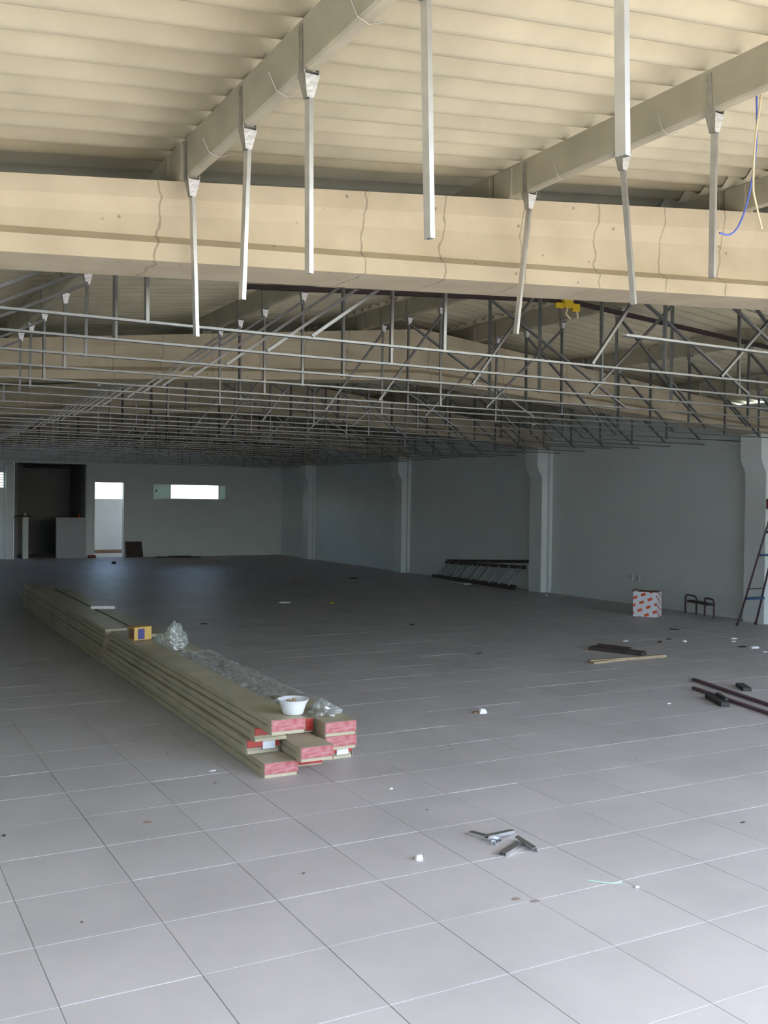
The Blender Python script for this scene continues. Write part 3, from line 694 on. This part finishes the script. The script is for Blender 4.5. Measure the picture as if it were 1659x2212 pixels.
# film lying over the top of the stack
fb = MB(); nx, ny = 16, 70
for j in range(ny+1):
    for i in range(nx+1):
        y = 6.22+2.15*j/ny; x = 2.385+0.40*i/nx+0.018*(y-5.3)
        z = 3*H+0.005+0.026*abs(noise.noise(Vector((x*9, y*5, 0.3))))+0.016*abs(noise.noise(Vector((x*22, y*14, 1.3))))
        fb.v.append((x, y, z))
for j in range(ny):
    for i in range(nx):
        a = j*(nx+1)+i; fb.f.append((a, a+1, a+nx+2, a+nx+1)); fb.mi.append(0)
o = link('plastic_film', fb.mesh('plastic_film', FILM, False)); tag(o, 'wrinkled sheet of clear film lying along the inner top of the panel stack', 'plastic')
b = MB(); b.bar((2.62,12.05,3*H+0.02),(2.88,11.95,3*H+0.02),0.035,0.03); o = link('white_batten', b.mesh('white_batten', WHITEPL)); tag(o, 'short white batten lying across the far part of the panel stack', 'batten')

# ------------------------------------------------------------------ right side: carton, trestle, ladders
root = empty('printed_carton', (10.106, 10.638, 0), (0,0,math.radians(-56.5))); tag(root, 'open white carton printed with orange dashes, near the long wall', 'carton')
w, d, hh, t = 0.165, 0.165, 0.35, 0.005
b = MB(); b.box(-w,w,-d,-d+t,0,hh); b.box(-w,w,d-t,d,0,hh); b.box(-w,-w+t,-d+t,d-t,0,hh); b.box(w-t,w,-d+t,d-t,0,hh); b.box(-w+t,w-t,-d+t,d-t,0,t)
link('carton_body', b.mesh('carton_body', CARTON), root)
for nm, P in (('flap', [(-w+t,-d+t,hh-0.02),(w-t,-d+t,hh-0.02),(w-t,-d+0.11,hh-0.05),(-w+t,-d+0.11,hh-0.05)]), ('flap', [(-w+t,d-0.11,hh-0.03),(w-t,d-0.11,hh-0.03),(w-t,d-t,hh-0.005),(-w+t,d-t,hh-0.005)])):
    b = MB(); b.quadbox(P+[(x,y,z+0.004) for x,y,z in P]); link(nm, b.mesh(nm, KRAFT), root)
for s in (-1, 1):
    P = [(s*w,-d,hh-0.004),(s*w,d,hh-0.004),(s*(w+0.03),d,hh+0.012),(s*(w+0.03),-d,hh+0.012)]; b = MB(); b.quadbox(P+[(x,y,z+0.004) for x,y,z in P]); link('flap', b.mesh('flap', KRAFT), root)
root = empty('low_trestle', (10.85, 10.35, 0)); tag(root, 'low trestle of two bent dark tube hoops joined by a board', 'trestle')
def hoop(a, c, h):
    a = Vector((*a, 0)); c = Vector((*c, 0)); d = (c-a); n = d.normalized(); pts = [a, a+Vector((0,0,h-0.05))]
    for k in range(1, 5):
        t = math.pi/2*k/4; pts.append(a+n*(0.05*(1-math.cos(t)))+Vector((0,0,h-0.05+0.05*math.sin(t))))
    for k in range(0, 5):
        t = math.pi/2*k/4; pts.append(c-n*(0.05*(1-math.sin(t)))+Vector((0,0,h-0.05+0.05*math.cos(t))))
    pts.append(c); return pts
for a, c in (((10.93,10.72),(10.86,10.44)), ((10.84,10.26),(10.70,9.96))):
    b = MB(); b.tube([p-root.location for p in hoop(a, c, 0.265)], 0.013, 8); link('hoop', b.mesh('hoop', PURPLESTEEL, True), root)
b = MB(); b.bar(Vector((10.90,10.60,0.185))-root.location, Vector((10.77,10.06,0.185))-root.location, 0.10, 0.03); link('board', b.mesh('board', DARKWOOD), root)

root = empty('stepladder', (10.565, 8.82, 0)); tag(root, 'dark tube stepladder with blue steps standing by the flared column of the long wall', 'stepladder')
R0 = root.location
for s, xa, xb in ((-1, 10.39, 10.47), (1, 10.74, 10.66)):
    b = MB(); b.tube([Vector((xa,9.27,0))-R0, Vector((xb,8.82,1.50))-R0, Vector((xb+0.02*(-s),8.80,1.56))-R0], 0.013, 8); link('front_rail', b.mesh('front_rail', PURPLESTEEL, True), root)
    b = MB(); b.tube([Vector((xa,8.32,0))-R0, Vector((xb,8.76,1.50))-R0], 0.013, 8); link('rear_rail', b.mesh('rear_rail', PURPLESTEEL, True), root)
for z in (0.37, 0.95, 1.25):
    t = z/1.5; xa, xb = 10.39+0.08*t, 10.74-0.08*t; yy = 9.27-0.45*t
    b = MB(); b.cbox(xa-R0.x, xb-R0.x, yy-0.05-R0.y, yy+0.02-R0.y, z-0.014, z+0.014, 0.004); link('step', b.mesh('step', BLUE), root)
b = MB(); b.tube([Vector((10.42,9.12,0.5))-R0, Vector((10.71,9.12,0.5))-R0], 0.008, 6); b.tube([Vector((10.40,8.47,0.5))-R0, Vector((10.73,8.47,0.5))-R0], 0.008, 6); link('cross_brace', b.mesh('cross_brace', PURPLESTEEL), root)
b = MB(); b.cbox(-0.13,0.13,-0.1,0.06,1.55,1.585,0.006); b.cbox(-0.13,-0.10,-0.1,0.06,1.585,1.68,0.006); link('platform', b.mesh('platform', BRICKR), root)
for xa, ya in ((10.39,9.27),(10.74,9.27),(10.39,8.32),(10.74,8.32)):
    b = MB(); b.lathe([(0,0),(0.018,0),(0.018,0.04),(0,0.04)], n=10); link('foot', b.mesh('foot', BLACKSTEEL), root, (xa-R0.x, ya-R0.y, 0))

root = empty('double_ladder', (10.85, 16.1, 0)); tag(root, 'dark wooden double ladder lying on its side against the long wall between two columns', 'ladder'); R0 = root.location
secA = [((10.72,14.70,0.035),(10.86,17.75,0.035)), ((10.985,14.72,0.40),(11.0,17.45,0.325))]
secB = [((10.88,14.85,0.035),(10.90,17.65,0.035)), ((11.01,14.52,0.52),(11.01,17.42,0.36))]
for sec, nr in ((secA, 9), (secB, 8)):
    for a, c in sec:
        b = MB(); b.bar(Vector(a)-R0, Vector(c)-R0, 0.035, 0.06); link('rail', b.mesh('rail', LADWOOD), root)
    for k in range(nr):
        t = (k+0.6)/nr
        p = Vector(sec[0][0]).lerp(Vector(sec[0][1]), t); q = Vector(sec[1][0]).lerp(Vector(sec[1][1]), t)
        b = MB(); b.bar(p-R0, q-R0, 0.03, 0.022, (0,1,0)); link('rung', b.mesh('rung', RUNG), root)
b = MB(); b.cbox(10.45,10.60,15.9,16.45,0,0.03,0.008); o = link('crumpled_paper', b.mesh('crumpled_paper', GREYPAINT)); tag(o, 'pale flat scrap on the floor in front of the lying ladder', 'scrap')

# ------------------------------------------------------------------ things lying on the floor
def channel_cut(a, c, label, w=0.03, d=0.016, face=(0,0,1), m=GALV):
    ctr = (Vector(a)+Vector(c))/2; b = MB(); b.channel(Vector(a)-ctr, Vector(c)-ctr, w, d, 0.0015, face)
    o = link('channel_offcut', b.mesh('channel_offcut', m)); o.location = ctr; tag(o, label, 'offcut', 'steel channel offcuts on the near tiles'); return o
channel_cut((2.660,3.968,0.009),(2.722,3.815,0.009), 'short grey steel channel offcut under the pale one, in the pair near the white crumb', 0.032)
channel_cut((2.665,3.838,0.027),(2.852,3.886,0.012), 'pale shiny steel channel offcut lying across another offcut', 0.026)
channel_cut((2.672,3.79,0.009),(2.690,3.815,0.009), 'tiny folded steel tab sticking out beside the crossed offcuts', 0.02)
channel_cut((2.630,3.660,0.009),(2.790,3.745,0.009), 'light grey steel channel offcut lying open side down beside the upturned one', 0.036)
channel_cut((2.808,3.792,0.010),(2.790,3.625,0.010), 'dark upturned steel channel offcut at the end of the group', 0.032, 0.019, (1,0.1,0.3))
def bit(x, y, sx, sy, sz, m, label, cat='scrap', rz=0.0, name='debris'):
    mb = MB(); n = 7; P = []
    rr = random.Random(int(x*977+y*131))
    for lv_, sc in ((0.0, 1.0), (0.55, 0.95), (1.0, 0.62)):
        for k in range(n):
            a = 2*math.pi*k/n; q = (0.75+0.45*rr.random())*sc
            mb.v.append((sx/2*q*math.cos(a), sy/2*q*math.sin(a), 0.6*sz*lv_*(0.85+0.3*rr.random()) if lv_ else 0))
    for l in range(2):
        for k in range(n):
            k2 = (k+1) % n; mb.f.append((l*n+k, l*n+k2, (l+1)*n+k2, (l+1)*n+k)); mb.mi.append(0)
    mb.f.append(tuple(2*n+k for k in range(n))); mb.f.append(tuple(n-1-k for k in range(n))); mb.mi += [0, 0]
    o = link(name, mb.mesh(name, m)); o.location = (x, y, 0); o.rotation_euler = (0,0,rz); tag(o, label, cat); return o
bit(4.270,6.222,0.07,0.06,0.05,WHITEPAPER,'white folded paper scrap alone in the middle of the floor, brown piece beside it','paper scrap')
bit(4.215,6.245,0.05,0.04,0.02,KRAFT,'brown crumb touching the white folded paper scrap','crumb')
bit(2.270,3.791,0.038,0.034,0.034,WHITEPAPER,'white crumb on the near tiles beside the steel offcuts','crumb')
bit(7.999,8.761,0.09,0.05,0.02,WHITEPAPER,'small white chip between the dark plank and the printed carton','chip')
bit(8.617,8.453,0.06,0.05,0.03,WHITEPAPER,'round white chip farther along from the dark plank toward the stepladder','chip')
bit(9.35,8.389,0.10,0.06,0.02,WHITEPAPER,'flat white chip on the floor below the stepladder','chip')
bit(9.155,8.221,0.05,0.05,0.02,WHITEPAPER,'tiny white chip just in front of the flat one below the stepladder','chip')
bit(8.968,7.75,0.14,0.08,0.035,WHITEPAPER,'largest white scrap on the floor before the stepladder, dark edge beside it','paper scrap')
bit(8.90,7.86,0.16,0.06,0.02,RUBBLE,'dark strip tucked behind the largest white scrap','scrap')
bit(8.825,7.482,0.06,0.05,0.02,WHITEPAPER,'white chip between the largest white scrap and the red steel bars','chip')
bit(6.612,13.756,0.06,0.06,0.04,YELLOW,'tiny yellow green scrap far out on the dark floor','scrap')
bit(7.583,17.324,0.16,0.10,0.04,KRAFT,'orange brown scrap on the dark floor near the middle','scrap')
bit(9.127,17.945,0.20,0.10,0.03,RUBBLE,'dark scrap on the floor before the second column from the corner','scrap')
bit(6.001,14.142,0.20,0.12,0.03,WHITEPAPER,'pale torn wrapper on the dark floor beyond the panel stack','wrapper')
bit(9.30,9.30,0.16,0.05,0.02,RUBBLE,'short dark sliver on the floor in front of the low trestle','sliver',rz=-1.2)
bit(8.31,8.54,0.22,0.04,0.02,DARKWOOD,'thin dark splinter on the floor between two white chips','splinter',rz=0.5)
bit(8.58,8.66,0.08,0.05,0.02,DARKWOOD,'dark nub at the end of the thin splinter','splinter')
bit(6.448,11.022,0.08,0.05,0.015,RUBBLE,'small dark speck of debris out on the open floor beyond the plastic ball','speck')
bit(5.891,8.668,0.10,0.03,0.012,RUBBLE,'thin dark sliver on the open floor beyond the white paper scrap','sliver')
bit(4.041,12.128,0.10,0.05,0.02,RUBBLE,'dark crumb near the panel stack and the plastic ball','crumb')
bit(1.334,4.821,0.05,0.014,0.008,KRAFT,'tiny brown sliver on the tiles before the panel stack','sliver',rz=-0.5)
bit(0.68,4.928,0.02,0.02,0.01,RUBBLE,'black speck on the tiles at the open side, before the panel stack','speck')
bit(3.995,3.505,0.035,0.012,0.008,RUBBLE,'thin black sliver on the near tiles under the red steel bars','sliver')
bit(2.92,3.108,0.02,0.02,0.012,WHITEPAPER,'white speck at the end of the green string','speck')
bit(2.686,4.796,0.02,0.02,0.01,WHITEPAPER,'white speck on the tiles midway between the panel stack and the offcuts','speck')
bit(1.923,5.575,0.05,0.03,0.008,WHITEPAPER,'pale flake on the floor close to the long side of the panel stack','flake')
bit(5.827,5.874,0.04,0.03,0.012,WHITEPAPER,'pale flake on the floor below the crossing laths','flake')
bit(10.62,13.6,0.06,0.05,0.03,WHITEPAPER,'white crumb at the foot of the column by the lying ladder','crumb')
bit(0.95,10.4,0.12,0.08,0.04,WHITEPAPER,'pale scrap on the dark floor beside the open side of the panel stack','scrap')
bit(2.397,3.237,0.05,0.035,0.002,STAIN,'faint brown mud mark on a near tile, smaller of the pair below the offcuts','stain')
bit(2.450,3.186,0.06,0.03,0.002,STAIN,'brown mud mark on a near tile joint, darker of the pair below the offcuts','stain')
# dirt specks nobody could count
db = MB(); rr = random.Random(3)
for k in range(120):
    x = rr.uniform(0.6, 9.8); y = rr.uniform(3.2, 13.0)
    if 1.9 < x < 3.0 and y > 5.1: continue
    s = rr.uniform(0.002, 0.007); a = rr.random()*3
    db.quadbox([(x+s*math.cos(a+i*1.57)*(1.6 if i % 2 else 0.7), y+s*math.sin(a+i*1.57)*(1.6 if i % 2 else 0.7), z_) for z_ in (0.0006, 0.004) for i in range(4)])
o = link('floor_dirt', db.mesh('floor_dirt', DUST)); tag(o, 'scattered tiny dirt specks on the tiled floor', 'dirt', kind='stuff')
# timbers and bars
def lying(name, bars, m, label, cat, group=None):
    ctr = sum((Vector(a)+Vector(c) for a, c, _, _ in bars), Vector())/(2*len(bars)); ctr.z = 0; b = MB()
    for a, c, w_, h_ in bars: b.bar(Vector(a)-ctr, Vector(c)-ctr, w_, h_)
    o = link(name, b.mesh(name, m)); o.location = ctr; tag(o, label, cat, group); return o
lying('dark_plank', [((7.19,8.42,0.02),(7.43,7.86,0.02),0.13,0.04), ((7.27,8.40,0.05),(7.40,8.02,0.05),0.05,0.025)], DARKWOOD, 'dark stubby plank lying beside the pale lath on the open floor', 'plank')
lying('wooden_lath', [((6.57,7.72,0.014),(7.55,7.68,0.014),0.045,0.028), ((6.56,7.66,0.01),(6.95,7.70,0.01),0.05,0.02)], WOOD, 'pale wooden lath lying in front of the dark plank', 'lath')
lying('steel_bar', [((6.792,6.554,0.012),(6.30,4.80,0.012),0.034,0.024)], PURPLESTEEL, 'long dull red steel bar, the one nearer the long wall', 'bar', 'red steel bars on the floor')
lying('steel_bar', [((6.474,6.24,0.012),(6.06,4.60,0.012),0.034,0.024)], PURPLESTEEL, 'long dull red steel bar with the dark scrap beside it', 'bar', 'red steel bars on the floor')
lying('metal_scrap', [((6.30,5.90,0.02),(6.14,5.58,0.02),0.07,0.035), ((6.33,5.84,0.045),(6.22,5.64,0.045),0.03,0.02)], RUBBLE, 'dark chunky metal scrap lying against a red steel bar', 'scrap')
lying('metal_scrap', [((6.96,6.17,0.015),(6.83,5.97,0.015),0.07,0.03)], RUBBLE, 'small dark wedge shaped scrap beyond the two red steel bars', 'scrap')
wire('green_string', [(2.78,3.262,0.003),(2.80,3.236,0.003),(2.830,3.205,0.003),(2.858,3.182,0.003),(2.90,3.178,0.003)], 0.0028, GREEN, 'bit of pale green string on a tile joint near the steel offcuts')
